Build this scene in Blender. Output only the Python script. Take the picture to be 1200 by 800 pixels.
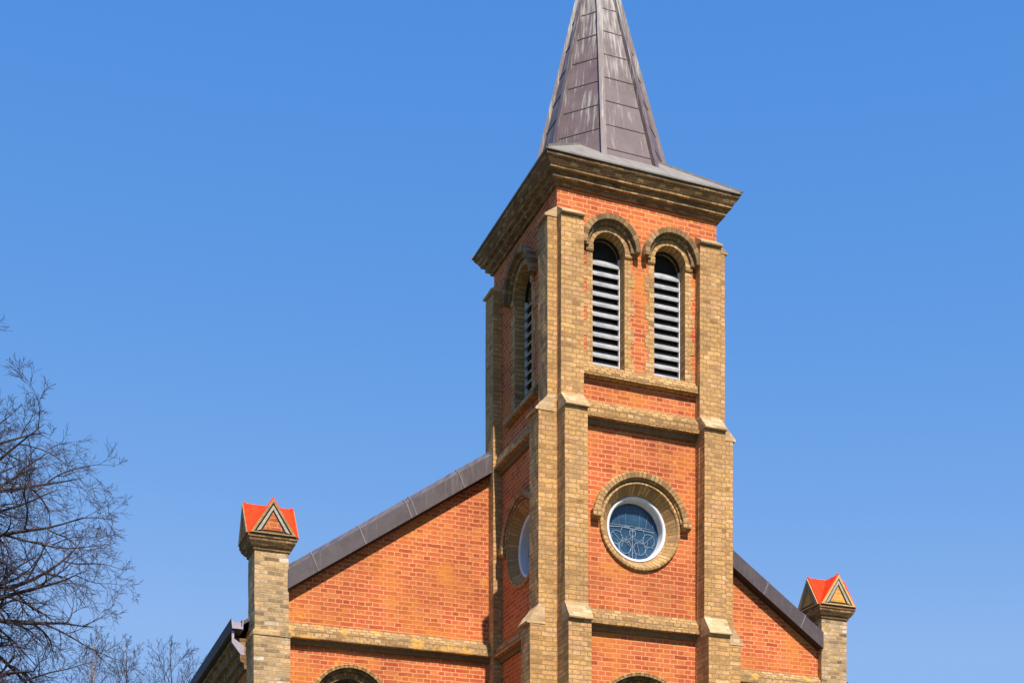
import bpy, bmesh, math, random
from mathutils import Vector, Matrix, noise as mnoise
from mathutils.geometry import tessellate_polygon
R = math.radians
PI = math.pi
for o in list(bpy.data.objects):
    bpy.data.objects.remove(o)
S = bpy.context.scene
COL = S.collection

# ------------------------------------------------------------------ camera
EYE = 1.6
F_PX, HORIZON = 1655.0, 1200.0                 # calibrated on a 1200 px wide photo
cam_d = bpy.data.cameras.new('camera')
cam_d.sensor_width = 36.0
cam_d.lens = F_PX / 1200 * 36
cam_d.shift_y = (HORIZON - 400) / 1200         # rising-front (shift) lens: verticals stay vertical
cam_d.clip_end = 5000
cam = bpy.data.objects.new('camera', cam_d)
cam.location = (0, 0, EYE)
cam.rotation_euler = (R(90), 0, 0)
COL.objects.link(cam)
S.camera = cam

ALPHA = math.atan(.3853)                       # church front turned away from the picture plane
D0 = F_PX / 80
CH = Vector(((652.7 - 600) / F_PX * D0, D0, 0))  # foot of the tower's front left corner

# ------------------------------------------------------------------ light
SUN_EL, SUN_AZ = 49.0, -2.0                    # azimuth off the front's normal (+ = right)
front_n = Vector((math.sin(ALPHA), -math.cos(ALPHA), 0))
front_r = Vector((math.cos(ALPHA), math.sin(ALPHA), 0))
h = front_n * math.cos(R(SUN_AZ)) + front_r * math.sin(R(SUN_AZ))
sun_dir = Vector((h.x * math.cos(R(SUN_EL)), h.y * math.cos(R(SUN_EL)), math.sin(R(SUN_EL))))
sd = bpy.data.lights.new('sun', 'SUN')
sd.energy = 5.0
sd.angle = R(.53)
sd.color = (1.0, .92, .80)
so = bpy.data.objects.new('sun', sd)
so.rotation_euler = sun_dir.to_track_quat('Z', 'Y').to_euler()
so.location = (0, -20, 40)
COL.objects.link(so)

W = bpy.data.worlds.new('World')
S.world = W
W.use_nodes = True
nt = W.node_tree
nt.nodes.clear()
wo = nt.nodes.new('ShaderNodeOutputWorld')
bg = nt.nodes.new('ShaderNodeBackground')
sky = nt.nodes.new('ShaderNodeTexSky')
sky.sky_type = 'NISHITA'
sky.sun_disc = False
sky.sun_elevation = R(SUN_EL)
sky.sun_rotation = math.atan2(sun_dir.x, sun_dir.y)
sky.altitude = 300
sky.air_density = 1.0
sky.dust_density = 0.0
sky.ozone_density = 2.0
# per-channel response of the sky (a clear spring sky, as deep a blue as the photograph's)
sep = nt.nodes.new('ShaderNodeSeparateColor')
cmb = nt.nodes.new('ShaderNodeCombineColor')
nt.links.new(sky.outputs[0], sep.inputs[0])
for i, (gain, ref, gam, cap) in enumerate(((1.60, 2.05, 1.35, 1.6), (2.75, 3.33, .64, 2.8), (5.0, 5.3, .22, 5.1))):
    m1 = nt.nodes.new('ShaderNodeMath'); m1.operation = 'DIVIDE'
    nt.links.new(sep.outputs[i], m1.inputs[0]); m1.inputs[1].default_value = ref
    m2 = nt.nodes.new('ShaderNodeMath'); m2.operation = 'POWER'
    nt.links.new(m1.outputs[0], m2.inputs[0]); m2.inputs[1].default_value = gam
    m3 = nt.nodes.new('ShaderNodeMath'); m3.operation = 'MULTIPLY'
    nt.links.new(m2.outputs[0], m3.inputs[0]); m3.inputs[1].default_value = gain
    m4 = nt.nodes.new('ShaderNodeMath'); m4.operation = 'MINIMUM'
    nt.links.new(m3.outputs[0], m4.inputs[0]); m4.inputs[1].default_value = cap
    nt.links.new(m4.outputs[0], cmb.inputs[i])
nt.links.new(cmb.outputs[0], bg.inputs['Color'])
bg.inputs['Strength'].default_value = .112
nt.links.new(bg.outputs[0], wo.inputs[0])

S.render.engine = 'CYCLES'
S.view_settings.view_transform = 'Standard'
S.view_settings.look = 'None'
S.view_settings.gamma = 1
S.view_settings.exposure = .60
S.view_settings.use_curve_mapping = False

# ------------------------------------------------------------------ materials
def nmat(name):
    m = bpy.data.materials.new(name)
    m.use_nodes = True
    n = m.node_tree.nodes
    b = n['Principled BSDF']
    return m, n, m.node_tree.links, b

def ramp(n, stops):
    r = n.new('ShaderNodeValToRGB')
    e = r.color_ramp.elements
    while len(e) > 1:
        e.remove(e[-1])
    for i, (p, c) in enumerate(stops):
        x = e[0] if i == 0 else e.new(p)
        x.position = p
        x.color = (c[0], c[1], c[2], 1) if not isinstance(c, (int, float)) else (c, c, c, 1)
    return r

def mixc(n, l, fac, a, b, mode='MIX'):
    m = n.new('ShaderNodeMix')
    m.data_type = 'RGBA'
    m.blend_type = mode
    for i, v in ((0, fac), (6, a), (7, b)):
        if hasattr(v, 'links'):
            l.new(v, m.inputs[i])
        elif isinstance(v, (int, float)):
            m.inputs[i].default_value = v
        else:
            m.inputs[i].default_value = (v[0], v[1], v[2], 1)
    return m.outputs[2]

def noise(n, l, vec, scale, detail=4, rough=.55):
    t = n.new('ShaderNodeTexNoise')
    t.inputs['Scale'].default_value = scale
    t.inputs['Detail'].default_value = detail
    t.inputs['Roughness'].default_value = rough
    l.new(vec, t.inputs['Vector'])
    return t.outputs['Fac']

def brick_mat(name, stops, mortar, bw=.24, rh=.07, ms=.006, lichen=None, lich_lo=.66, dark=.35, warm=None,
              bump=.5, squash=True, grime=None, streak=0, spots=None):
    m, n, l, b = nmat(name)
    uv = n.new('ShaderNodeUVMap')
    tc = n.new('ShaderNodeTexCoord')
    ob = tc.outputs['Object']
    # slightly uneven courses
    wob = n.new('ShaderNodeTexNoise')
    wob.inputs['Scale'].default_value = 7
    l.new(ob, wob.inputs['Vector'])
    sub = n.new('ShaderNodeVectorMath'); sub.operation = 'SUBTRACT'
    l.new(wob.outputs['Color'], sub.inputs[0]); sub.inputs[1].default_value = (.5, .5, .5)
    sc = n.new('ShaderNodeVectorMath'); sc.operation = 'SCALE'
    l.new(sub.outputs[0], sc.inputs[0]); sc.inputs['Scale'].default_value = .022
    ad = n.new('ShaderNodeVectorMath'); ad.operation = 'ADD'
    l.new(uv.outputs[0], ad.inputs[0]); l.new(sc.outputs[0], ad.inputs[1])
    br = n.new('ShaderNodeTexBrick')
    l.new(ad.outputs[0], br.inputs['Vector'])
    br.offset = .5
    br.squash = .5 if squash else 1
    br.squash_frequency = 2
    br.inputs['Color1'].default_value = (0, 0, 0, 1)
    br.inputs['Color2'].default_value = (1, 1, 1, 1)
    br.inputs['Mortar'].default_value = (.5, .5, .5, 1)
    br.inputs['Scale'].default_value = 1
    br.inputs['Mortar Size'].default_value = ms
    br.inputs['Mortar Smooth'].default_value = .35
    br.inputs['Bias'].default_value = 0
    br.inputs['Brick Width'].default_value = bw
    br.inputs['Row Height'].default_value = rh
    col = ramp(n, stops)
    l.new(br.outputs['Color'], col.inputs[0])
    c = col.outputs[0]
    # mottling inside bricks
    nf = noise(n, l, ob, 30, 6, .75)
    r1 = ramp(n, [(.3, 1 - dark), (.7, 1 + dark * .6)])
    l.new(nf, r1.inputs[0])
    c = mixc(n, l, 1, c, r1.outputs[0], 'MULTIPLY')
    if streak:                                  # courses fired and weathered in long streaks
        mp = n.new('ShaderNodeMapping')
        mp.inputs['Scale'].default_value = (3.2, 19, 1)
        l.new(ad.outputs[0], mp.inputs[0])
        st = noise(n, l, mp.outputs[0], 1.0, 5, .7)
        rs = ramp(n, [(.32, 1 - streak), (.5, 1), (.68, 1 + streak * .55)])
        l.new(st, rs.inputs[0])
        c = mixc(n, l, 1, c, rs.outputs[0], 'MULTIPLY')
    # mortar, with missing / smeared places
    mn = noise(n, l, ob, 11, 3)
    mr = ramp(n, [(.25, .45), (.5, 1)])
    l.new(mn, mr.inputs[0])
    mf = n.new('ShaderNodeMath'); mf.operation = 'MULTIPLY'
    l.new(br.outputs['Fac'], mf.inputs[0]); l.new(mr.outputs[0], mf.inputs[1])
    c = mixc(n, l, mf.outputs[0], c, mortar)
    # broad tone changes across the wall
    big = noise(n, l, ob, .9, 3)
    r2 = ramp(n, [(.28, .76), (.72, 1.2)])
    l.new(big, r2.inputs[0])
    c = mixc(n, l, 1, c, r2.outputs[0], 'MULTIPLY')
    if warm:
        wn = noise(n, l, ob, 1.7, 5, .65)
        wr = ramp(n, [(.48, 0), (.72, .75)])
        l.new(wn, wr.inputs[0])
        c = mixc(n, l, wr.outputs[0], c, warm)
    if grime:
        gn = noise(n, l, ob, 2.6, 6, .7)
        gr = ramp(n, [(.45, 0), (.68, .7)])
        l.new(gn, gr.inputs[0])
        c = mixc(n, l, gr.outputs[0], c, grime)
    if lichen:
        ln = noise(n, l, ob, 3.2, 6, .62)
        lr = ramp(n, [(lich_lo, 0), (lich_lo + .08, .9)])
        l.new(ln, lr.inputs[0])
        c = mixc(n, l, lr.outputs[0], c, lichen)
    if spots:
        sn = noise(n, l, ob, 6.5, 3, .5)
        sr_ = ramp(n, [(.69, 0), (.75, .8)])
        l.new(sn, sr_.inputs[0])
        c = mixc(n, l, sr_.outputs[0], c, spots)
    l.new(c, b.inputs['Base Color'])
    b.inputs['Roughness'].default_value = .88
    b.inputs['Specular IOR Level'].default_value = .25
    # relief
    hh = n.new('ShaderNodeMath'); hh.operation = 'MULTIPLY_ADD'
    l.new(br.outputs['Fac'], hh.inputs[0]); hh.inputs[1].default_value = -1
    hn = n.new('ShaderNodeMath'); hn.operation = 'MULTIPLY_ADD'
    l.new(nf, hn.inputs[0]); hn.inputs[1].default_value = .8
    l.new(br.outputs['Color'], hn.inputs[2])
    l.new(hn.outputs[0], hh.inputs[2])
    bp = n.new('ShaderNodeBump')
    bp.inputs['Strength'].default_value = bump
    bp.inputs['Distance'].default_value = .008
    l.new(hh.outputs[0], bp.inputs['Height'])
    l.new(bp.outputs[0], b.inputs['Normal'])
    return m

def plain(name, c1, c2, scale=8, rough=.7, metal=0, bump=.2, spec=.4):
    m, n, l, b = nmat(name)
    tc = n.new('ShaderNodeTexCoord')
    f = noise(n, l, tc.outputs['Object'], scale, 6, .65)
    r = ramp(n, [(.3, c1), (.7, c2)])
    l.new(f, r.inputs[0])
    l.new(r.outputs[0], b.inputs['Base Color'])
    b.inputs['Roughness'].default_value = rough
    b.inputs['Metallic'].default_value = metal
    b.inputs['Specular IOR Level'].default_value = spec
    bp = n.new('ShaderNodeBump'); bp.inputs['Strength'].default_value = bump; bp.inputs['Distance'].default_value = .01
    l.new(f, bp.inputs['Height']); l.new(bp.outputs[0], b.inputs['Normal'])
    return m

M = {}
M['red'] = brick_mat('red_brick', [(0, (.31, .060, .022)), (.12, (.39, .078, .027)), (.5, (.455, .102, .033)), (.85, (.50, .130, .040)), (1, (.52, .165, .048))],
                     (.61, .265, .125), ms=.009, lichen=(.72, .33, .03), lich_lo=.69, dark=.26, warm=(.56, .20, .036), spots=(.62, .29, .03))
yel = [(0, (.30, .160, .058)), (.08, (.43, .235, .085)), (.4, (.535, .300, .108)), (.7, (.58, .335, .124)), (.88, (.59, .315, .148)), (1, (.63, .40, .185))]
M['yellow'] = brick_mat('yellow_brick', yel, (.30, .18, .085), ms=.0065, lichen=(.56, .31, .05), lich_lo=.68, dark=.40, streak=.38,
                        grime=(.31, .18, .085), bump=1.0)
M['pinnacle_brick'] = brick_mat('patched_yellow_brick', [(0, (.17, .11, .06)), (.15, (.34, .22, .10)), (.45, (.47, .31, .14)), (.65, (.52, .34, .15)), (.8, (.50, .34, .22)), (.9, (.56, .33, .14)), (1, (.66, .55, .42))],
                        (.40, .29, .18), ms=.008, lichen=(.62, .56, .46), lich_lo=.64, dark=.42, grime=(.29, .20, .12), bump=1.0, streak=.35)
M['capbrick'] = brick_mat('weathering_brick', [(0, (.34, .22, .11)), (.5, (.50, .33, .17)), (1, (.60, .43, .26))], (.42, .29, .17),
                          ms=.005, dark=.25, bump=.5)
M['trim'] = brick_mat('weathered_trim_brick', [(0, (.13, .072, .032)), (.4, (.24, .135, .058)), (.8, (.35, .205, .085)), (1, (.42, .26, .13))],
                      (.16, .098, .048), ms=.008, dark=.4, grime=(.13, .08, .045), bump=.7, bw=.12, squash=False)
M['string'] = brick_mat('string_course_brick', [(0, (.29, .155, .056)), (.4, (.46, .26, .095)), (.8, (.54, .32, .12)), (1, (.57, .345, .16))],
                        (.20, .12, .055), ms=.011, dark=.38, grime=(.28, .17, .08), lichen=(.70, .38, .05), lich_lo=.66, bump=.7, bw=.12, squash=False)
M['string_lichen'] = brick_mat('lichened_string_course_brick', [(0, (.25, .145, .06)), (.5, (.40, .24, .10)), (1, (.51, .33, .16))],
                      (.20, .12, .06), ms=.010, dark=.36, grime=(.28, .175, .085), lichen=(.58, .32, .07), lich_lo=.56, bump=.7, bw=.12, squash=False)
M['bed_shade'] = plain('shade_darkened_brick', (.12, .08, .045), (.22, .145, .075), 14, .95, 0, .5, .2)  # shade under the string lips put into the brick colour
M['hood'] = brick_mat('hood_brick', [(0, (.16, .095, .045)), (.5, (.29, .175, .078)), (1, (.42, .26, .12))], (.16, .10, .05),
                      bw=.3, rh=.062, ms=.007, dark=.3, bump=.8, squash=False)
M['arch'] = brick_mat('arch_ring_brick', [(0, (.31, .165, .06)), (.5, (.50, .285, .105)), (1, (.60, .375, .16))], (.25, .155, .075),
                      bw=.3, rh=.07, ms=.010, dark=.36, grime=(.30, .185, .09), bump=.8, squash=False)
M['arch_hood'] = brick_mat('round_hood_brick', [(0, (.28, .15, .055)), (.5, (.46, .26, .10)), (1, (.56, .345, .145))], (.20, .125, .06),
                      bw=.3, rh=.062, ms=.009, dark=.36, grime=(.26, .16, .08), bump=.8, squash=False)
M['red_roof'] = plain('red_painted_roof', (.66, .045, .006), (.84, .075, .010), 14, .85, 0, .2, .1)
def red_roof():
    m = plain('weathered_red_roof', (.56, .030, .008), (.82, .058, .014), 9, .85, 0, .35, .1)
    n, l = m.node_tree.nodes, m.node_tree.links
    b = n['Principled BSDF']
    src = b.inputs['Base Color'].links[0].from_socket
    tc = n.new('ShaderNodeTexCoord')
    f = noise(n, l, tc.outputs['Object'], 11, 8, .8)
    r = ramp(n, [(.56, 0), (.70, .75)])
    l.new(f, r.inputs[0])
    l.new(mixc(n, l, r.outputs[0], src, (.22, .045, .02)), b.inputs['Base Color'])
    return m
M['red_roof'] = red_roof()
M['ochre'] = plain('ochre_mortar', (.20, .125, .055), (.38, .24, .10), 16, .9)
M['bright_ochre'] = plain('bright_ochre_mortar', (.40, .25, .09), (.60, .40, .17), 16, .9)  # brighter ochre mortar for the right pinnacle's copings
M['grey'] = plain('grey_render', (.24, .22, .18), (.42, .38, .32), 20, .9)
M['dark'] = plain('dark_groove', (.05, .04, .03), (.09, .07, .05), 20, .9)
M['white'] = plain('white_painted_wood', (.56, .56, .60), (.70, .70, .73), 9, .6)
M['slat'] = plain('pale_grey_slat', (.20, .20, .21), (.38, .38, .39), 7, .85)
M['black'] = plain('interior_black', (.010, .010, .010), (.018, .017, .016), 9, .9)  # darkness of the tower's inside put into the colour
M['lead'] = plain('pale_leading', (.11, .17, .25), (.22, .30, .40), 14, .6)
M['gutter'] = plain('shaded_gutter_metal', (.035, .032, .036), (.06, .055, .058), 10, .5)  # shade on the gutter's side put into the metal colour
M['lilac'] = plain('lilac_metal', (.28, .23, .26), (.38, .32, .36), 10, .45, .5)
M['lap'] = plain('dull_metal_lap', (.11, .09, .095), (.19, .16, .165), 10, .6)
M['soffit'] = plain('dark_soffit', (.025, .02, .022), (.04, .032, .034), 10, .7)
M['bluefl'] = plain('blue_flashing', (.10, .16, .27), (.16, .24, .36), 20, .6)

def glass_mat():
    m, n, l, b = nmat('dark_blue_glass')
    tc = n.new('ShaderNodeTexCoord')
    f = noise(n, l, tc.outputs['Object'], 5, 5, .6)
    r = ramp(n, [(.3, (.012, .034, .07)), (.7, (.028, .075, .14))])
    l.new(f, r.inputs[0]); l.new(r.outputs[0], b.inputs['Base Color'])
    b.inputs['Roughness'].default_value = .22
    bp = n.new('ShaderNodeBump'); bp.inputs['Strength'].default_value = .25; bp.inputs['Distance'].default_value = .02
    l.new(f, bp.inputs['Height']); l.new(bp.outputs[0], b.inputs['Normal'])
    return m
M['glass'] = glass_mat()

def copper(name, streaks, base1, base2, pale, zlo=0, zhi=1, rough=.5):
    m, n, l, b = nmat(name)
    uv = n.new('ShaderNodeUVMap')
    tc = n.new('ShaderNodeTexCoord')
    f = noise(n, l, tc.outputs['Object'], 3.0, 6, .7)
    r = ramp(n, [(.3, base1), (.7, base2)])
    l.new(f, r.inputs[0])
    c = r.outputs[0]
    mp = n.new('ShaderNodeMapping')
    mp.inputs['Scale'].default_value = (22, 1.7, 1)
    l.new(uv.outputs[0], mp.inputs[0])
    s = noise(n, l, mp.outputs[0], 1.0, 5, .62)
    # more run-off streaks the higher up
    sp = n.new('ShaderNodeSeparateXYZ'); l.new(uv.outputs[0], sp.inputs[0])
    mr = n.new('ShaderNodeMapRange'); l.new(sp.outputs[1], mr.inputs[0])
    mr.inputs[1].default_value = zlo; mr.inputs[2].default_value = zhi
    mr.inputs[3].default_value = -.10; mr.inputs[4].default_value = .10
    patch = noise(n, l, tc.outputs['Object'], 1.6, 3)
    a1 = n.new('ShaderNodeMath'); a1.operation = 'ADD'; l.new(s, a1.inputs[0]); l.new(mr.outputs[0], a1.inputs[1])
    a2 = n.new('ShaderNodeMath'); a2.operation = 'MULTIPLY_ADD'; l.new(patch, a2.inputs[0]); a2.inputs[1].default_value = .35; l.new(a1.outputs[0], a2.inputs[2])
    sr = ramp(n, [(.64, 0), (.84, streaks)])
    l.new(a2.outputs[0], sr.inputs[0])
    c = mixc(n, l, sr.outputs[0], c, pale)
    l.new(c, b.inputs['Base Color'])
    b.inputs['Metallic'].default_value = .0
    b.inputs['Specular IOR Level'].default_value = .35
    b.inputs['Roughness'].default_value = rough
    bp = n.new('ShaderNodeBump'); bp.inputs['Strength'].default_value = .25; bp.inputs['Distance'].default_value = .02
    l.new(f, bp.inputs['Height']); l.new(bp.outputs[0], b.inputs['Normal'])
    return m
M['spire'] = copper('weathered_copper', .95, (.098, .066, .066), (.155, .112, .114), (.36, .345, .31), 12.6 + EYE, 15.6 + EYE)
M['skirt'] = copper('grey_sheet_metal', .4, (.15, .13, .115), (.21, .185, .165), (.32, .30, .27), 12, 14, .7)
M['verge'] = copper('brown_sheet_metal', .35, (.058, .044, .047), (.092, .072, .075), (.24, .215, .21), 8, 11, .45)
M['bark'] = plain('bark', (.035, .024, .024), (.07, .05, .046), 6, .9)
M['twig'] = plain('twig_bark', (.035, .024, .030), (.065, .045, .052), 6, .9)
M['orange_bark'] = plain('pale_orange_bark', (.20, .12, .075), (.32, .20, .13), 6, .9)
M['grass'] = plain('grass', (.05, .065, .022), (.10, .10, .04), 1.5, .95)
M['path'] = plain('gravel_path', (.25, .22, .18), (.36, .32, .27), 5, .95)

# ------------------------------------------------------------------ mesh builder
class MB:
    def __init__(self):
        self.v, self.f, self.uv, self.mi = [], [], [], []
    def face(self, pts, uvs=None, mi=0):
        pts = [Vector(p) for p in pts]
        if uvs is None:
            nrm = Vector((0, 0, 0))
            for i in range(len(pts)):
                a, b = pts[i], pts[(i + 1) % len(pts)]
                nrm += a.cross(b)
            if nrm.length > 1e-12:
                nrm.normalize()
            if abs(nrm.z) > .92:
                uvs = [(p.x, p.y) for p in pts]
            else:
                t = Vector((-nrm.y, nrm.x, 0)).normalized()
                if abs(t.x) >= abs(t.y):
                    t = t if t.x > 0 else -t
                else:
                    t = t if t.y > 0 else -t
                up = nrm.cross(t)
                if up.z < 0:
                    up = -up
                k = 1 / max(up.z, .3)
                uvs = [(p.dot(t), p.z * k if abs(nrm.z) > .02 else p.z) for p in pts]
        i0 = len(self.v)
        self.v += pts
        self.f.append(list(range(i0, i0 + len(pts))))
        self.uv.append(uvs)
        self.mi.append(mi)
    def box(self, x0, x1, y0, y1, z0, z1, mi=0):
        a = [(x0, y0, z0), (x1, y0, z0), (x1, y1, z0), (x0, y1, z0)]
        b = [(x0, y0, z1), (x1, y0, z1), (x1, y1, z1), (x0, y1, z1)]
        self.face(a[::-1], mi=mi); self.face(b, mi=mi)
        for i in range(4):
            j = (i + 1) % 4
            self.face([a[i], a[j], b[j], b[i]], mi=mi)
    def extrude(self, poly, fn, s0, s1, mi=0, caps=True):
        """poly: list of 2D points, fn(p, s) -> 3D"""
        n = len(poly)
        for i in range(n):
            p, q = poly[i], poly[(i + 1) % n]
            self.face([fn(p, s0), fn(q, s0), fn(q, s1), fn(p, s1)], mi=mi)
        if caps:
            self.face([fn(p, s0) for p in poly][::-1], mi=mi)
            self.face([fn(p, s1) for p in poly], mi=mi)
    def beam(self, p, q, w, hgt, up=(0, 0, 1), mi=0):
        p, q = Vector(p), Vector(q)
        d = (q - p).normalized()
        side = d.cross(Vector(up)).normalized()
        u = side.cross(d).normalized()
        c = [side * (-w / 2) - u * (hgt / 2), side * (w / 2) - u * (hgt / 2), side * (w / 2) + u * (hgt / 2), side * (-w / 2) + u * (hgt / 2)]
        a = [p + k for k in c]; b = [q + k for k in c]
        for i in range(4):
            j = (i + 1) % 4
            self.face([a[i], a[j], b[j], b[i]], mi=mi)
        self.face(a[::-1], mi=mi); self.face(b, mi=mi)
    def build(self, name, mats, parent=None, zo=EYE, smooth=False, rough=0):
        me = bpy.data.meshes.new(name)
        me.from_pydata([(p.x, p.y, p.z + zo) for p in self.v], [], self.f)
        lay = me.uv_layers.new(name='UVMap')
        k = 0
        for f, uvs in enumerate(self.uv):
            me.polygons[f].material_index = self.mi[f]
            for q in uvs:
                lay.data[k].uv = (q[0], q[1] + 0)
                k += 1
        for m in (mats if isinstance(mats, (list, tuple)) else [mats]):
            me.materials.append(m)
        bm = bmesh.new(); bm.from_mesh(me)
        bmesh.ops.remove_doubles(bm, verts=bm.verts, dist=1e-5)
        bmesh.ops.recalc_face_normals(bm, faces=bm.faces)
        if rough:                                   # worn, slightly wandering arrises
            for _ in range(2):
                es = [e for e in bm.edges if e.calc_length() > .30]
                if es:
                    bmesh.ops.subdivide_edges(bm, edges=es, cuts=3, use_grid_fill=True)
            for v in bm.verts:
                p = v.co
                v.co = p + (mnoise.noise_vector(p * 9.0 + Vector((3, 7, 1))) + mnoise.noise_vector(p * 3.1)) * rough
        bm.to_mesh(me); bm.free()
        if smooth:
            for p in me.polygons:
                p.use_smooth = True
        o = bpy.data.objects.new(name, me)
        COL.objects.link(o)
        if parent:
            o.parent = parent
        return o

def empty(name, loc, label=None, cat=None, group=None, rz=0, parent=None):
    o = bpy.data.objects.new(name, None)
    o.empty_display_size = .3
    COL.objects.link(o)
    o.location = loc
    o.rotation_euler = (0, 0, rz)
    if parent: o.parent = parent
    if label: o['label'] = label
    if cat: o['category'] = cat
    if group: o['group'] = group
    return o

# ------------------------------------------------------------------ ground
def sheet(name, mat, pts, z):
    g = MB(); g.face([(x, y, z) for x, y in pts])
    o = g.build(name, mat, zo=0)
    o['kind'] = 'structure'
    return o
sheet('ground', M['grass'], [(-900, -900), (900, -900), (900, 900), (-900, 900)], 0)
pw = []
for lx, ly in ((.2, -30), (2.45, -30), (2.45, -.5), (.2, -.5)):
    p = CH + front_r * lx - front_n * ly
    pw.append((p.x, p.y))
sheet('path', M['path'], pw, .004)

# ------------------------------------------------------------------ church
church = empty('church', CH, 'red and yellow brick church with louvred bell tower, metal spire and two red capped pinnacles', 'church', rz=ALPHA)
GZ = -EYE                                       # z of the ground, measured from eye level
TW = 2.65                                       # tower plan is square
CX = TW / 2
front = lambda s, q, z: (s, -q, z)
left = lambda s, q, z: (-q, s, z)
right = lambda s, q, z: (TW + q, s, z)
back = lambda s, q, z: (s, TW + q, z)
YG = 2.5                                        # plane of the gable wall
gable = lambda s, q, z: (s, YG - q, z)

def arc(cx, cz, r, a0, a1, n):
    return [(cx + r * math.cos(a0 + (a1 - a0) * i / n), cz + r * math.sin(a0 + (a1 - a0) * i / n)) for i in range(n + 1)]

def arched(cx, hw, zs, zspring, n=24):
    return [(cx - hw, zs), (cx + hw, zs)] + arc(cx, zspring, hw, 0, PI, n)

def circle(cx, cz, r, n=48):
    return arc(cx, cz, r, 0, 2 * PI, n)[:-1]

def panel(mb, fn, outer, holes, depth, mi=0, rmi=None):
    loops = [[Vector((p[0], p[1], 0)) for p in outer]] + [[Vector((p[0], p[1], 0)) for p in hl] for hl in holes]
    flat = [p for lp in loops for p in lp]
    for t in tessellate_polygon(loops):
        mb.face([fn(flat[i].x, 0, flat[i].y) for i in t], [(flat[i].x, flat[i].y) for i in t], mi)
    for hl in holes:
        acc = 0
        for i in range(len(hl)):
            p, q = hl[i], hl[(i + 1) % len(hl)]
            d = math.dist(p, q)
            mb.face([fn(p[0], 0, p[1]), fn(q[0], 0, q[1]), fn(q[0], -depth, q[1]), fn(p[0], -depth, p[1])],
                    [(0, acc), (0, acc + d), (depth, acc + d), (depth, acc)] if d < .2 else [(0, p[1]), (0, q[1]), (depth, q[1]), (depth, p[1])],
                    mi if rmi is None else rmi)
            acc += d

def ring(mb, fn, cx, cz, prof, a0, a1, n, mi=0, closed_prof=False, caps=True):
    """sweep a (radius, projection) profile round an arc"""
    full = abs(a1 - a0) > 2 * PI - 1e-4
    m = len(prof)
    segs = m if closed_prof else m - 1
    lens = [0]
    for k in range(segs):
        lens.append(lens[-1] + math.dist(prof[k], prof[(k + 1) % m]))
    for i in range(n):
        t0 = a0 + (a1 - a0) * i / n; t1 = a0 + (a1 - a0) * (i + 1) / n
        rr = prof[0][0]
        for k in range(segs):
            p, q = prof[k], prof[(k + 1) % m]
            P = lambda c, t: fn(cx + c[0] * math.cos(t), c[1], cz + c[0] * math.sin(t))
            mb.face([P(p, t0), P(p, t1), P(q, t1), P(q, t0)],
                    [(lens[k] + .02, t0 * rr), (lens[k] + .02, t1 * rr), (lens[k + 1] + .02, t1 * rr), (lens[k + 1] + .02, t0 * rr)], mi)
    if caps and not full and closed_prof:
        for t in (a0, a1):
            mb.face([fn(cx + c[0] * math.cos(t), c[1], cz + c[0] * math.sin(t)) for c in prof], mi=mi)

def run(mb, fn, s0, s1, prof, mi=0):
    """straight moulding; prof is a closed (q, z) polygon"""
    mb.extrude(prof, lambda p, s: fn(s, p[0], p[1]), s0, s1, mi)

def loop(mb, x0, x1, y0, y1, prof, mi=0):
    """moulding mitred round a rectangle; open (q, z) profile"""
    for k in range(len(prof) - 1):
        (qa, za), (qb, zb) = prof[k], prof[k + 1]
        A = [(x0 - qa, y0 - qa, za), (x1 + qa, y0 - qa, za), (x1 + qa, y1 + qa, za), (x0 - qa, y1 + qa, za)]
        B = [(x0 - qb, y0 - qb, zb), (x1 + qb, y0 - qb, zb), (x1 + qb, y1 + qb, zb), (x0 - qb, y1 + qb, zb)]
        for i in range(4):
            j = (i + 1) % 4
            mb.face([A[i], A[j], B[j], B[i]], mi=mi)

# --- tower shell
W1, W2, HW, ZSP, ZSILL = .83, 1.845, .263, 11.49, 9.76
LWC, LHW, LZSP = 1.34, .355, 11.40
OCX, OCZ, OR = 1.345, 7.455, .60
DCX, DCZ, DR = 1.35, 4.43, .772
ZTOP = 12.32
mb = MB()
rect = [(0, GZ), (TW, GZ), (TW, ZTOP), (0, ZTOP)]
door_hole = arched(DCX, DR, GZ + .02, DCZ, 28)
panel(mb, front, rect, [arched(W1, HW, ZSILL, ZSP), arched(W2, HW, ZSILL, ZSP), circle(OCX, OCZ, OR), door_hole], .28, 0, 1)
panel(mb, left, rect, [arched(LWC, LHW, ZSILL - .06, LZSP), circle(CX, OCZ, OR)], .26, 0, 1)
panel(mb, right, rect, [arched(CX, LHW, ZSILL - .06, LZSP), circle(CX, OCZ, OR)], .26, 0, 1)
panel(mb, back, rect, [], .26)
mb.face([(0, 0, ZTOP), (TW, 0, ZTOP), (TW, TW, ZTOP), (0, TW, ZTOP)])
mb.box(.45, TW - .45, .45, TW - .45, GZ, ZTOP - .02, 2)       # black core added as the tower's unlit inside, behind the louvres
mb.build('tower_wall', [M['red'], M['arch'], M['black']], church)

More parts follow.
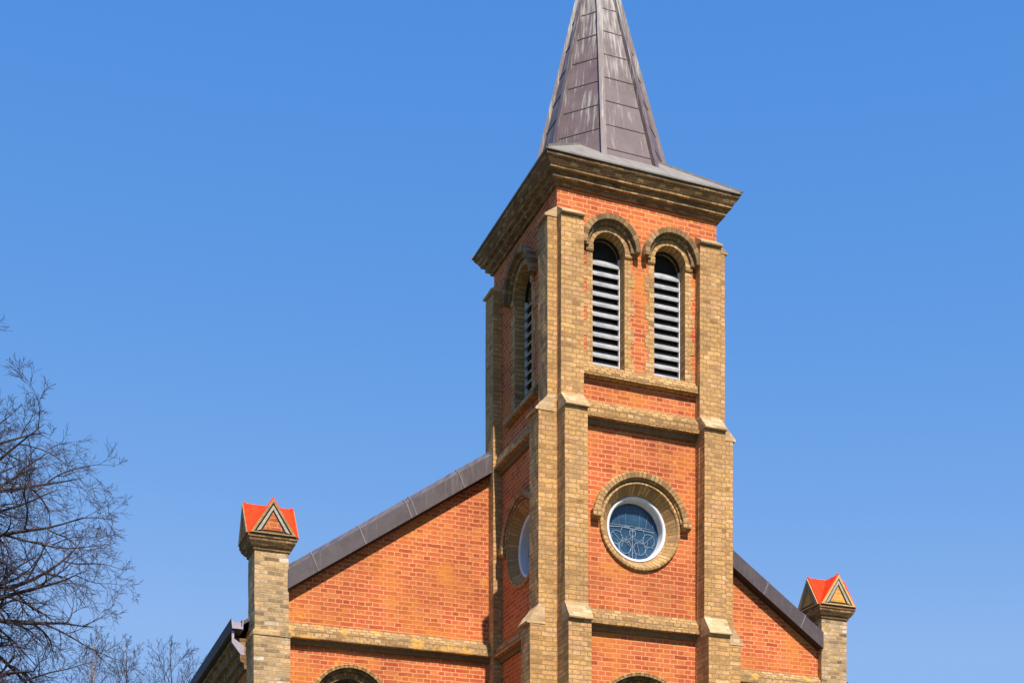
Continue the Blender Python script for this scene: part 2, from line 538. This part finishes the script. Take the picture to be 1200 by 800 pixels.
# --- corner buttresses, each with its sloped weatherings
PA, PB, PC = .150, .290, .425
def buttress(fn, s0, s1, plain_shaft=False):
    mb = MB()
    prof = [(-.05, GZ), (PC, GZ), (PC, 5.86), (PB, 6.02), (PB, 8.96), (PA, 9.10), (PA, 11.80), (-.05, 11.90)]
    if plain_shaft:
        prof = [(-.05, GZ), (PA, GZ), (PA, 11.80), (-.05, 11.90)]
    run(mb, fn, s0, s1, prof)
    b = mb.build('buttress', M['yellow'], church, rough=.005)
    e = .007
    caps = ((0, PA + .045, 11.985, 11.845, .055), (PA, PB + .05, 9.20, 8.995, .055), (PB, PC + .05, 6.13, 5.875, .05))
    for (qi, qo, zt, zb, th) in caps[:1] if plain_shaft else caps:
        c = MB()
        run(c, fn, s0 - e, s1 + e, [(qi - .1, zt), (qi, zt), (qo, zb), (qo, zb - .022), (qo - .012, zb - .028), (qi - .1, zb - .028)])
        c.build('weathering', M['capbrick'], b, rough=.005)
    return b
BW = .365
for fn in (front, back, left, right):
    buttress(fn, 0.003, BW)
    buttress(fn, TW - BW, TW - .003, fn in (left, right))

# --- string courses on the tower
def string_prof(zt, zl):
    return [(-.05, zt), (.0, zt), (.105, zt - .115), (.115, zl + .05), (.14, zl + .045), (.14, zl), (.02, zl - .012), (-.05, zl - .012)]
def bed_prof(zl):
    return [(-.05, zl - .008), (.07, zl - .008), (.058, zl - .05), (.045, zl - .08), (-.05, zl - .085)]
for fn in (front, left, right):
    for zt, zl in ((9.225, 8.94), (6.165, 5.907)):
        mb = MB()
        run(mb, fn, BW + .002, TW - BW - .002, string_prof(zt, zl))
        st = mb.build('string_course', M['string'], church, rough=.005)
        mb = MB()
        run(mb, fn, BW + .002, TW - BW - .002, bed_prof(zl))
        mb.build('bed_moulding', M['bed_shade'], st)

# --- cornice
mb = MB()
loop(mb, 0, TW, 0, TW, [(-.05, 12.275), (.045, 12.28), (.05, 12.325), (.10, 12.345), (.112, 12.35), (.115, 12.42), (.165, 12.432), (.175, 12.44),
                        (.178, 12.472), (.19, 12.478), (.225, 12.53), (.255, 12.565), (.262, 12.60), (-.05, 12.61)])
mb.build('cornice', M['trim'], church, rough=.005)
# --- skirt roof
mb = MB()
q0 = .285
SK = .83
ztopk = 13.75
qt = q0 - (ztopk - 12.636) / SK
loop(mb, 0, TW, 0, TW, [(.20, 12.612), (q0, 12.612), (q0, 12.636), (qt, ztopk)])
sk = mb.build('skirt_roof', M['skirt'], church)
mb = MB()
for sx, sy in ((0, 0), (1, 0), (1, 1), (0, 1)):
    a = Vector((TW + q0 if sx else -q0, TW + q0 if sy else -q0, 12.640))
    b = Vector((TW + qt if sx else -qt, TW + qt if sy else -qt, ztopk + .004))
    mb.beam(a, b, .05, .03)
mb.build('hip_roll', M['skirt'], sk)
# --- spire: octagon in line with the tower's faces
SPK, ZAP = .237, 17.46
LEAN = -.085
def hip(k, z):
    A = SPK * (ZAP - z) / math.cos(PI / 8)
    t = PI / 8 + k * PI / 4
    f = (z - 12.9) / (ZAP - 12.9)
    return Vector((CX + LEAN * f + A * math.cos(t), CX + A * math.sin(t), z))
mb = MB()
zs = [12.75 + .43 * i for i in range(11)]
zs = [z for z in zs if z < 17.3] + [17.42]
for k in range(8):
    mb.face([hip(k, 12.7), hip(k + 1, 12.7), hip(k + 1, 17.42), hip(k, 17.42)])
    for z in zs[:-1]:                               # lapped sheet edges
        zz = z + (.05 if k % 2 else -.02)
        a, b = hip(k, zz), hip(k + 1, zz)
        out = ((a + b) / 2 - Vector((CX, CX, zz))).normalized()
        mb.beam(a + out * .001, b + out * .001, .016, .012, up=(0, 0, 1))
mb.face([hip(k, 17.42) for k in range(8)])
spire = mb.build('spire', M['spire'], church)
for k in range(8):
    r_ = MB()
    a, b = hip(k, 12.85), hip(k, 17.42)
    out = (a - Vector((CX, CX, a.z))).normalized()
    r_.beam(a + out * -.012, b + out * -.022, .085, .11, up=out)
    r_.build('hip_roll', M['spire'], spire)
r_ = MB()
for i in range(8):
    t0, t1 = i * PI / 4, (i + 1) * PI / 4
    c = Vector((CX + LEAN, CX, 0))
    P = lambda t, r, z: (c.x + r * math.cos(t), c.y + r * math.sin(t), z)
    for (ra, za), (rb, zb) in (((.06, 17.4), (.09, 17.44)), ((.09, 17.44), (.03, 17.6)), ((.03, 17.6), (.02, 18.2)), ((.02, 18.2), (.001, 18.22))):
        r_.face([P(t0, ra, za), P(t1, ra, za), P(t1, rb, zb), P(t0, rb, zb)])
r_.build('finial', M['spire'], spire)

# --- louvred windows
def louvre_window(fn, cx, hw, zsill, zsp, hood_r, nsl, jamb=True):
    e = empty('louvred_window', (0, 0, 0), parent=church)
    # frame: posts, bottom rail and an arched head
    fr = MB()
    qf0, qf1 = -.21, -.165
    out = arched(cx, hw + .01, zsill, zsp); inn = arched(cx, hw - .014, zsill + .03, zsp)
    n = len(out)
    for i in range(n):
        j = (i + 1) % n
        for q in (qf0, qf1):
            fr.face([fn(*x) for x in ((out[i][0], q, out[i][1]), (out[j][0], q, out[j][1]), (inn[j][0], q, inn[j][1]), (inn[i][0], q, inn[i][1]))], mi=1 if min(out[i][1], out[j][1]) > zsp - .02 else 0)
        fr.face([fn(*x) for x in ((inn[i][0], qf0, inn[i][1]), (inn[j][0], qf0, inn[j][1]), (inn[j][0], qf1, inn[j][1]), (inn[i][0], qf1, inn[i][1]))], mi=1 if min(out[i][1], out[j][1]) > zsp - .02 else 0)
    fr.build('frame', [M['white'], M['black']], e)
    sl = MB()
    z0, z1 = zsill + .055, zsp - .0
    pitch = (z1 - z0) / nsl
    for i in range(nsl):
        z = z0 + pitch * i
        prof = [(-.262, z + pitch * .82), (-.252, z + pitch * .82 + .014), (-.152, z + .026), (-.152, z - .004), (-.164, z - .006)]
        run(sl, fn, cx - hw + .013, cx + hw - .013, prof)
    sl.build('slats', M['slat'], e)
    # black sheet added for the dark inside behind the slats
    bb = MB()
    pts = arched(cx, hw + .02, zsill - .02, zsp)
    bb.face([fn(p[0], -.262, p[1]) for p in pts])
    bb.build('dark_backing', M['black'], e)
    # arch: inner ring nearly flush, stepped ring, projecting hood
    ar = MB()
    r0 = hw
    r1 = hw + (hood_r - hw) * .40
    r2 = hood_r - .075
    ring(ar, fn, cx, zsp, [(r0, -.05), (r0, .022), (r1, .022), (r1, -.02)], 0, PI, 28)
    for s in (-1, 1):                       # impost blocks
        xa, xb = sorted((cx + s * (r0 - .006), cx + s * (r1 + .03)))
        run(ar, fn, xa, xb, [(-.04, zsp + .03), (.034, zsp + .03), (.034, zsp - .045), (.02, zsp - .07), (-.04, zsp - .07)])
    ar.build('arch_ring', M['arch'], e)
    hd = MB()
    ring(hd, fn, cx, zsp + .01, [(r1 - .004, -.02), (r1 - .004, .06), (r2, .066), (r2 + .004, .13), (hood_r, .14), (hood_r + .012, .10), (hood_r + .012, -.02)], -.02, PI + .02, 30, closed_prof=True)
    hd.build('hood_mould', M['hood'], e, rough=.005)
    # yellow brick jamb quoins, toothed into the red
    if jamb:
        jb = MB()
        z = zsill - .01
        k = 0
        while z < zsp - .08:
            zt = min(z + .21, zsp - .072)
            w = .095 if k % 2 else .155
            for s in (-1, 1):
                xa, xb = sorted((cx + s * (hw - .001), cx + s * (hw + w)))
                run(jb, fn, xa, xb, [(-.05, zt), (.007, zt), (.007, z), (-.05, z)])
            z = zt; k += 1
        jb.build('jamb_quoins', M['yellow'], e)
    return e
for cx in (W1, W2):
    louvre_window(front, cx, HW, ZSILL, ZSP, .468, 11)
louvre_window(left, LWC, LHW, ZSILL - .06, LZSP, .58, 11)
louvre_window(right, CX, LHW, ZSILL - .06, LZSP, .58, 11)
# sill courses
mb = MB()
run(mb, front, BW + .002, TW - BW - .002, [(-.05, 9.765), (.0, 9.765), (.085, 9.655), (.1, 9.635), (.1, 9.565), (.02, 9.55), (-.05, 9.55)])
mb.build('sill_course', M['string'], church, rough=.005)
for fn in (left, right):
    mb = MB()
    run(mb, fn, .70, 1.97, [(-.05, 9.70), (.0, 9.70), (.085, 9.60), (.1, 9.58), (.1, 9.51), (.02, 9.50), (-.05, 9.50)])
    mb.build('sill_course', M['string'], church, rough=.005)

# --- round windows
def oculus(fn, cx, cz):
    e = empty('round_window', (0, 0, 0), parent=church)
    s = MB()
    ring(s, fn, cx, cz, [(.665, -.03), (.665, .03), (.655, .045), (.625, .05), (.61, .035), (.605, .02), (.488, -.125), (.45, -.13)], 0, 2 * PI, 72)
    s.build('surround', M['arch'], e)
    hm = MB()
    prof = [(.672, -.03), (.672, .055), (.70, .065), (.705, .10), (.775, .112), (.795, .095), (.795, -.03)]
    a0, a1 = R(9), R(171)
    ring(hm, fn, cx, cz, prof, a0, a1, 48, closed_prof=True)
    for s_, t in ((1, a0), (-1, a1)):       # label stops
        x = cx + s_ * .745
        z = cz + .735 * math.sin(a0)
        xa, xb = sorted((x - .065, x + .065))
        run(hm, fn, xa, xb, [(-.03, z + .03), (.118, z + .03), (.118, z - .075), (.05, z - .11), (-.03, z - .11)])
    hm.build('hood_mould', M['arch_hood'], e, rough=.005)
    f = MB()
    ring(f, fn, cx, cz, [(.49, -.14), (.49, -.105), (.483, -.10), (.46, -.105), (.447, -.12), (.435, -.27)], 0, 2 * PI, 72)
    f.build('frame', M['white'], e, smooth=False)
    g = MB()
    g.face([fn(p[0], -.255, p[1]) for p in circle(cx, cz, .445)])
    gl = g.build('glass', M['glass'], e)
    t = MB()
    def line(pts, w=.009):
        w *= .85
        for a, b in zip(pts[:-1], pts[1:]):
            p = Vector(fn(cx + a[0], -.248, cz + a[1])); q = Vector(fn(cx + b[0], -.248, cz + b[1]))
            if (q - p).length > 1e-4:
                t.beam(p, q, w, .008, up=Vector(fn(0, 1, 0)) - Vector(fn(0, 0, 0)))
    def clip(pts):
        return [p for p in pts if math.hypot(*p) < .42]
    line([(-.40, .05), (-.2, .065), (0, .055), (.2, .05), (.36, .035)], .014)
    line([(-.40, .085), (-.15, .09), (.1, .085), (.3, .075)], .007)
    rng = random.Random(4)
    line([(0, .055), (.0, -.42)], .010)
    for s_ in (-1, 1):
        line(clip(arc(s_ * .10, -.02, .10, 0, 2 * PI, 14)))
        line(clip(arc(s_ * .27, -.10, .10, 0, 2 * PI, 14)))
        line(clip(arc(s_ * .12, -.23, .10, 0, 2 * PI, 14)))
        line(clip(arc(s_ * .30, -.27, .08, 0, 2 * PI, 14)))
        line([(0, -.10), (s_ * .08, -.16), (s_ * .2, -.15), (s_ * .34, -.02)], .008)
        line([(s_ * .03, -.25), (s_ * .06, -.33), (s_ * .05, -.42)], .008)
        line([(s_ * .02, .055), (s_ * .05, .0), (s_ * .04, -.06)], .012)
        for k in range(1, 4):
            line([(s_ * .11 * k, .09), (s_ * .125 * k, .40 - .06 * k)], .004)
    for k in range(9):
        x = -.34 + k * .085 + rng.uniform(-.015, .015)
        y0 = -.05 - rng.random() * .2
        line(clip([(x, y0), (x + rng.uniform(-.05, .05), y0 - .07), (x + rng.uniform(-.05, .05), y0 - .14)]), .007)
    t.build('leading', M['lead'], gl)
    return e
oculus(front, OCX, OCZ)
oculus(left, CX, OCZ)
oculus(right, CX, OCZ)

mb = MB()
mb.beam((-.012, .945, 8.94 + .22), (-.012, .945, 9.50), .014, .014, up=(1, 0, 0))
mb.build('conductor_cable', M['lilac'], church)

# --- arched openings low down: entrance in the tower, a window in each gable wing
def arched_opening(fn, name, cx, cz, r_out, zbot, fill):
    e = empty(name, (0, 0, 0), parent=church)
    hd = MB()
    ring(hd, fn, cx, cz, [(r_out - .055, -.03), (r_out - .055, .10), (r_out - .012, .112), (r_out, .095), (r_out, -.03)], -.03, PI + .03, 40, closed_prof=True)
    hd.build('hood_mould', M['string'], e)
    ar = MB()
    ring(ar, fn, cx, cz, [(r_out - .058, .04), (r_out - .10, .045), (r_out - .105, -.02), (r_out - .20, -.03), (r_out - .205, -.26)], 0, PI, 40)
    for s in (-1, 1):
        xa, xb = sorted((cx + s * (r_out - .20), cx + s * (r_out - .06)))
        run(ar, fn, xa, xb, [(-.26, cz), (.04, cz), (.04, zbot), (-.26, zbot)])
    ar.build('arch_ring', M['trim'], e)
    p = MB()
    pts = arched(cx, r_out - .19, zbot, cz)
    p.face([fn(a, -.235, b) for a, b in pts])
    p.build('door' if name == 'entrance' else 'glass', fill, e)
    return e
arched_opening(front, 'entrance', DCX, DCZ, .83, GZ + .02, M['dark'])
GWZ, GWR = 4.97, .655
GWX = (-2.47, TW + 2.47)

# --- gable wall, nave walls, roof
NX0, NX1 = -4.0, TW + 4.0
NY1 = 15.0
SL = .675
soff = lambda x: 9.83 - SL * abs(x - CX)          # underside of the verge on the wall
mb = MB()
EX0, EX1 = NX0 + .08, NX1 - .08
outer = [(EX0, GZ), (EX1, GZ), (EX1, soff(EX1) + .1), (CX, soff(CX) + .1), (EX0, soff(EX0) + .1)]
holes = [arched(x, GWR - .057, 1.2, GWZ, 24) for x in GWX]
panel(mb, gable, outer, holes, .3, 0, 1)
mb.build('gable_wall', [M['red'], M['trim']], church)
for x in GWX:
    arched_opening(gable, 'arched_window', x, GWZ, GWR, 1.2, M['glass'])
mb = MB()
for x, sgn in ((NX0, 1), (NX1, -1)):
    mb.face([(x, YG + .25, GZ), (x, NY1, GZ), (x, NY1, 6.1), (x, YG + .25, 6.1)])
mb.face([(NX0, NY1, GZ), (NX1, NY1, GZ), (NX1, NY1, soff(NX1)), (CX, NY1, soff(CX)), (NX0, NY1, soff(NX0))])
mb.build('nave_wall', M['red'], church)
# roof slabs
rt = lambda x: 9.89 - SL * abs(x - CX)
for sgn in (-1, 1):
    xe = CX - sgn * (CX + 4.25)
    mb = MB()
    poly = [(CX, rt(CX)), (xe, rt(xe)), (xe, rt(xe) - .05), (CX, rt(CX) - .2)]
    mb.extrude(poly, lambda p, s: (p[0], s, p[1]), YG + .30, NY1 + .3)
    for i in range(16):                              # standing seams
        y = YG + .5 + i * .78
        mb.beam((CX, y, rt(CX) + .012), (xe, y, rt(xe) + .012), .025, .03)
    rf = mb.build('nave_roof', M['verge'], church)
# verge fascias along the gable
VY = 2.34
for sgn in (-1, 1):
    xin = CX - sgn * (CX - .0)
    xout = CX - sgn * (CX + 3.475)
    b = lambda x: 9.915 - SL * abs(x - CX)
    mb = MB()
    zf, zt = .30, .38
    P = lambda x, y, dz: (x, y, b(x) + dz)
    sec = [(VY, 0), (VY, zf - .01), (VY + .02, zf), (VY + .15, zt + .01), (YG + .36, zt + .015), (YG + .36, -.02), (YG - .003, -.02), (VY + .03, 0)]
    n = len(sec)
    for i in range(n):
        (ya, da), (yb, db) = sec[i], sec[(i + 1) % n]
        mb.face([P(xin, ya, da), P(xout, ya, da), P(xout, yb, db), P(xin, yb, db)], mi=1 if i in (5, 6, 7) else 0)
    mb.face([P(xin, y, d) for y, d in sec]); mb.face([P(xout, y, d) for y, d in sec])
    for x_ in (.62, 1.42, 1.50, 2.25, 3.0):          # sheet laps
        x = CX - sgn * (CX + x_)
        sx = -.10 * sgn
        mb.beam(P(x, VY - .002, .0), P(x + sx, VY - .002, zf), .022, .012, up=(0, 1, 0), mi=2)
        mb.beam(P(x + sx, VY + .022, zf + .004), P(x + sx, VY + .15, zt + .013), .022, .012, mi=2)
    mb.build('verge_fascia', [M['verge'], M['soffit'], M['lap']], church)
# metal flashing where the verge meets the tower
mb = MB()
mb.extrude([(-.30, 9.12), (-.23, 9.19), (-.13, 9.22), (-.13, 9.15), (-.22, 9.12)], lambda p, s: (p[0], s, p[1]), 2.36, 2.6)
mb.build('flashing', M['bluefl'], church)
# gable string courses
for x0, x1 in ((-3.46, -.0), (TW + .0, TW + 3.46)):
    mb = MB()
    run(mb, gable, x0, x1, string_prof(6.21, 5.95))
    st = mb.build('string_course', M['string_lichen'], church, rough=.005)
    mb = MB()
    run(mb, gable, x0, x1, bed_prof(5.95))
    mb.build('bed_moulding', M['bed_shade'], st)

# --- eaves: brick cornice, gutter, end plate
for sgn in (-1, 1):
    X = lambda q: (NX0 - q) if sgn < 0 else (NX1 + q)
    mb = MB()
    mb.extrude([(-.05, 5.52), (.04, 5.53), (.05, 5.62), (.10, 5.64), (.11, 5.76), (.17, 5.78), (.18, 5.92), (.22, 5.94), (.22, 6.0), (-.05, 6.0)],
               lambda p, s: (X(p[0]), s, p[1]), YG + .42, NY1)
    mb.build('eaves_cornice', M['trim'], church, rough=.005)
    g = MB()
    g.extrude([(.12, 6.03), (.29, 6.03), (.31, 6.19), (.285, 6.19), (.27, 6.06), (.14, 6.06), (.14, 6.19), (.12, 6.19)],
              lambda p, s: (X(p[0]), s, p[1]), YG + .06, NY1)
    gu = g.build('gutter', M['gutter'], church)
    pl = MB()
    pl.extrude([(.13, 6.04), (.292, 6.04), (.308, 6.18), (.285, 6.18), (.272, 6.075), (.14, 6.075), (.14, 6.18), (.12, 6.18)], lambda p, s: (X(p[0]), s, p[1]), YG + .045, YG + .058)
    pl.extrude([(.145, 6.08), (.268, 6.08), (.278, 6.155), (.145, 6.155)], lambda p, s: (X(p[0]), s, p[1]), YG + .10, YG + .115)
    pl.extrude([(.29, 6.02), (.29, 5.84), (.15, 5.66), (.10, 5.66), (.10, 5.80), (.255, 5.90), (.255, 6.02)], lambda p, s: (X(p[0]), s, p[1]), YG + .10, YG + .13)
    pl.build('end_plate', M['lilac'], gu)

# --- pinnacles
M['ochre_brick'] = brick_mat('lichened_panel_brick', [(0, (.50, .20, .04)), (.5, (.60, .28, .05)), (1, (.66, .36, .08))], (.62, .36, .15), ms=.008, lichen=(.70, .40, .05), lich_lo=.5, dark=.25)
def pinnacle(pcx, panel_mat):
    e = empty('pinnacle', (0, 0, 0), parent=church)
    y0, y1 = 2.38, 2.90
    hw = .262
    x0, x1 = pcx - hw, pcx + hw
    mb = MB()
    mb.box(x0, x1, y0, y1, 5.9, 7.3)
    loop(mb, x0, x1, y0, y1, [(0, 6.03), (.028, 6.0), (.032, 5.935), (.018, 5.93), (.018, GZ)])
    mb.build('shaft', M['pinnacle_brick'], e, rough=.005)
    mb = MB()
    loop(mb, x0, x1, y0, y1, [(-.02, 7.225), (.022, 7.23), (.026, 7.27), (.05, 7.28), (.095, 7.345), (.105, 7.385), (.118, 7.39), (.118, 7.435), (-.1, 7.44)])
    mb.build('cornice', M['trim'], e, rough=.005)
    cy = (y0 + y1) / 2
    zb, za = 7.438, 8.0
    ha, lg = .365, .375
    rf = MB()
    th = .0
    for ax in (0, 1):
        T = (lambda s, z, l_: (pcx + s, cy + l_, z)) if ax == 0 else (lambda s, z, l_: (pcx + l_, cy + s, z))
        a_, b_ = -lg, lg
        tri = [(-ha, zb), (ha, zb), (0, za)]
        k = .0015 * ax
        for i in (1, 2):
            p, q = tri[i], tri[(i + 1) % 3]
            rf.face([T(p[0], p[1] + k, a_), T(q[0], q[1] + k, a_), T(q[0], q[1] + k, b_), T(p[0], p[1] + k, b_)])
        # overhanging red rim along each gable
        for l0, l1 in ((a_ - .012, a_ + .03), (b_ - .03, b_ + .012)):
            for s in (-1, 1):
                rf.extrude([(s * (ha + .012), zb), (0, za + .02 + k), (0, za - .022), (s * (ha - .018), zb)], lambda p, l_: T(p[0], p[1], l_), l0, l1)
    rf.build('painted_roof', M['red_roof'], e)
    for fn_ in (lambda s, q, z: (pcx + s, cy - lg - q, z), lambda s, q, z: (pcx - lg - q, cy + s, z),
                lambda s, q, z: (pcx + lg + q, cy + s, z), lambda s, q, z: (pcx + s, cy + lg + q, z)):
        g = MB()
        tri = lambda t: [(-ha + t * 1.75, zb + t * .55), (ha - t * 1.75, zb + t * .55), (0, za - t * 1.85)]
        g.face([fn_(s, -.004, z) for s, z in tri(.0)], mi=1)
        def chev(t0, t1, q, mi, base):
            A, B = tri(t0), tri(t1)
            for i in ((0, 1, 2) if base else (1, 2)):
                j = (i + 1) % 3
                a, b, c, d = A[i], A[j], B[j], B[i]
                g.face([fn_(a[0], q, a[1]), fn_(b[0], q, b[1]), fn_(c[0], q, c[1]), fn_(d[0], q, d[1])], mi=mi)
                g.face([fn_(d[0], q, d[1]), fn_(c[0], q, c[1]), fn_(c[0], -.004, c[1]), fn_(d[0], -.004, d[1])], mi=mi)
                g.face([fn_(a[0], q, a[1]), fn_(b[0], q, b[1]), fn_(b[0], -.004, b[1]), fn_(a[0], -.004, a[1])], mi=mi)
        chev(.008, .042, .03, 0, True)
        chev(.062, .098, .022, 2, False)
        g.face([fn_(s, .008, z) for s, z in tri(.118)], mi=3)
        g.build('gable_panel', [M['ochre'] if panel_mat is M['red'] else M['bright_ochre'], M['dark'], M['grey'], panel_mat], e)
    return e
pinnacle(-3.722, M['red'])
pinnacle(TW + 3.722, M['ochre_brick'])

# ------------------------------------------------------------------ trees (bare, early spring)
def tube(vs, fs, pts, radii, sides):
    base = len(vs)
    prev = None
    for i, p in enumerate(pts):
        d = (pts[min(i + 1, len(pts) - 1)] - pts[max(i - 1, 0)]).normalized()
        a = d.cross(Vector((.3, .9, .2))).normalized()
        b = d.cross(a)
        for k in range(sides):
            t = 2 * PI * k / sides
            vs.append(p + (a * math.cos(t) + b * math.sin(t)) * radii[i])
    for i in range(len(pts) - 1):
        for k in range(sides):
            j = (k + 1) % sides
            fs.append((base + i * sides + k, base + i * sides + j, base + (i + 1) * sides + j, base + (i + 1) * sides + k))

def mesh_obj(name, vs, fs, mat, parent):
    me = bpy.data.meshes.new(name)
    me.from_pydata([tuple(v) for v in vs], [], fs)
    me.materials.append(mat)
    for p in me.polygons: p.use_smooth = True
    o = bpy.data.objects.new(name, me)
    COL.objects.link(o)
    o.parent = parent
    return o

def rand_dir(rng):
    return Vector((rng.gauss(0, 1), rng.gauss(0, 1), rng.gauss(0, 1))).normalized()

def grow(rng, out, start, d, length, rad, level, spec):
    """spec[level] = (segments, children, child length ratio, child angle, wander, lift)"""
    nseg, nch, ratio, ang, wander, lift = spec[level]
    pts, radii = [start.copy()], [rad]
    p = start.copy(); d = d.normalized()
    step = length / nseg
    curve = rand_dir(rng)
    for i in range(nseg):
        curve = (curve * .55 + rand_dir(rng) * .6).normalized()
        f = i / nseg
        d = (d + curve * wander + Vector((0, 0, lift[0] + (lift[1] - lift[0]) * f))).normalized()
        p = p + d * step
        pts.append(p.copy()); radii.append(max(rad * (1 - .97 * (i + 1) / nseg) ** .75, spec['rmin'] * .75))
    out[level].append((pts, radii))
    if level + 1 not in spec:
        return
    side = rng.random() * 6
    for c in range(nch):
        t = min(.14 + .86 * (c + rng.random() * .8) / nch, 1)
        f = t * nseg; i = min(int(f), nseg - 1)
        q = pts[i].lerp(pts[i + 1], f - i)
        dd = (pts[i + 1] - pts[i]).normalized()
        ax = dd.orthogonal().normalized()
        side += 2.4
        ax = Matrix.Rotation(side, 3, dd) @ ax
        nd = Matrix.Rotation(R(rng.gauss(ang, 8)), 3, ax) @ dd
        ln = length * ratio * (1.15 - .55 * t) * rng.uniform(.7, 1.25)
        r = max(radii[i] * .66, spec['rmin'])
        grow(rng, out, q, nd, ln, r, level + 1, spec)

def build_tree(name, label, loc, trunk_pts, limbs, spec, seed, group=None, mats=('bark', 'twig'), thick=2):
    rng = random.Random(seed)
    e = empty(name, loc, label, 'tree', group)
    tv, tf, cv, cf = [], [], [], []
    tube(tv, tf, [Vector(p[:3]) for p in trunk_pts], [p[3] for p in trunk_pts], 10)
    for (s, d, ln, r) in limbs:
        out = {k: [] for k in spec if isinstance(k, int)}
        grow(rng, out, Vector(s), Vector(d), ln, r, 0, spec)
        for lv, L in out.items():
            for pts, radii in L:
                if lv < thick:
                    tube(tv, tf, pts, radii, 6 if lv == 0 else 5)
                else:
                    tube(cv, cf, pts, radii, 3)
    mesh_obj('trunk', tv, tf, M[mats[0]], e)
    mesh_obj('crown', cv, cf, M[mats[1]], e)
    return e

# big spreading tree whose trunk stands left of the picture
rng = random.Random(21)
TX, TY = -13.7, 30.0
trunk = [(a, b, c * 1.19, d) for a, b, c, d in [(0, 0, -.1, .46), (.05, 0, 1.2, .38), (.0, .1, 3.5, .33), (-.1, .1, 6, .29), (.05, 0, 8.5, .23), (.0, .1, 11, .16), (.1, 0, 13.2, .09), (.15, 0, 14.0, .045)]]
def on_trunk(z):
    for a, b in zip(trunk[:-1], trunk[1:]):
        if a[2] <= z <= b[2]:
            f = (z - a[2]) / (b[2] - a[2])
            return Vector([a[i] + (b[i] - a[i]) * f for i in range(3)])
    return Vector(trunk[-1][:3])
limbs = []
# limbs reaching to the right, into the picture: (height of the tip, reach)
reach = [(5.5, 3.6), (7.4, 4.2), (8.4, 4.3), (9.2, 4.5), (10.0, 4.8), (10.7, 5.5), (11.6, 5.1), (12.5, 5.56), (13.8, 5.3), (14.7, 4.9), (15.8, 4.6), (16.6, 3.9), (17.6, 2.9)]
def reach_at(z):
    for (za, ra), (zb_, rb) in zip(reach[:-1], reach[1:]):
        if za <= z <= zb_:
            return ra + (rb - ra) * (z - za) / (zb_ - za)
    return reach[0][1] if z < reach[0][0] else reach[-1][1]
for i in range(19):
    zt = 6.6 + i * .52 + rng.uniform(-.12, .12)
    az = ((i * 61) % 84) - 42
    r = reach_at(zt)
    up = (.16 if zt < 10 else .28) + max(0, zt - 12) * .10
    z0 = zt - r * (up + .0)
    limbs.append((on_trunk(max(z0, 3.2)), (math.cos(R(az)), math.sin(R(az)), up), r * rng.uniform(.92, 1.02), .125 - .006 * (z0 - 5)))
for i in range(13):                                  # all round
    z = 5.0 + i * .68
    az = 60 + (i * 137.5) % 240
    limbs.append((on_trunk(z * 1.1), (math.cos(R(az)), math.sin(R(az)), .45 + max(0, z - 10) * .25), (5.2 if z < 10 else 5.2 - (z - 10) * 1.15), .1 - .005 * (z - 5)))
spec = {0: (13, 9, .44, 46, .16, (-.015, .02)), 1: (10, 6, .50, 42, .18, (-.02, .03)), 2: (8, 5, .56, 38, .16, (-.01, .035)), 3: (5, 4, .60, 32, .12, (0, .03)), 4: (4, 0, .5, 35, .08, (0, .02)), 'rmin': .0042}
build_tree('tree', 'large bare tree with spreading dark branches filling the left edge', (TX, TY, 0), trunk, limbs, spec, 5)

# slim young trees far behind
def slim(u, vtop, Y, seed, label, mats=('bark', 'twig'), hw=.55):
    x = (u - 600) / F_PX * Y
    ht = (HORIZON - vtop) / F_PX * Y + EYE
    rng = random.Random(seed)
    tr = []
    for i in range(9):
        f = i / 8
        tr.append((math.sin(i * 1.3 + seed) * .06 * f * 2, math.cos(i * 1.7 + seed) * .05, -.1 + ht * .98 * f, max(.15 * (1 - f) + .012, .012)))
    L = []
    for i in range(20):
        z = ht * (.30 + .66 * i / 19)
        k = min(int(z / (ht * .98) * 8), 7)
        a, b = tr[k], tr[k + 1]
        f = (z - a[2]) / (b[2] - a[2])
        s = [a[j] + (b[j] - a[j]) * f for j in range(3)]
        az = i * 2.4 + rng.random()
        L.append((s, (math.cos(az), math.sin(az), rng.uniform(1.3, 2.2)), (ht - z) * hw + .5, .06 * (1.15 - z / ht)))
    sp = {0: (6, 7, .5, 34, .10, (.06, .06)), 1: (5, 5, .5, 34, .12, (.06, .06)), 2: (4, 4, .5, 32, .12, (.05, .05)), 3: (3, 0, .5, 30, .1, (.04, .04)), 'rmin': .006}
    return build_tree('tree', label, (x, Y, 0), tr, L, sp, seed, 'slim bare trees behind the church', mats, 1)
slim(108, 742, 52, 3, 'slim bare tree with a pale orange trunk beside the spreading tree', ('orange_bark', 'twig'))
slim(150, 752, 60, 8, 'slim bare tree standing between the orange trunked tree and the forked tree')
slim(200, 749, 58, 12, 'forked slim bare tree nearest to the church eaves')
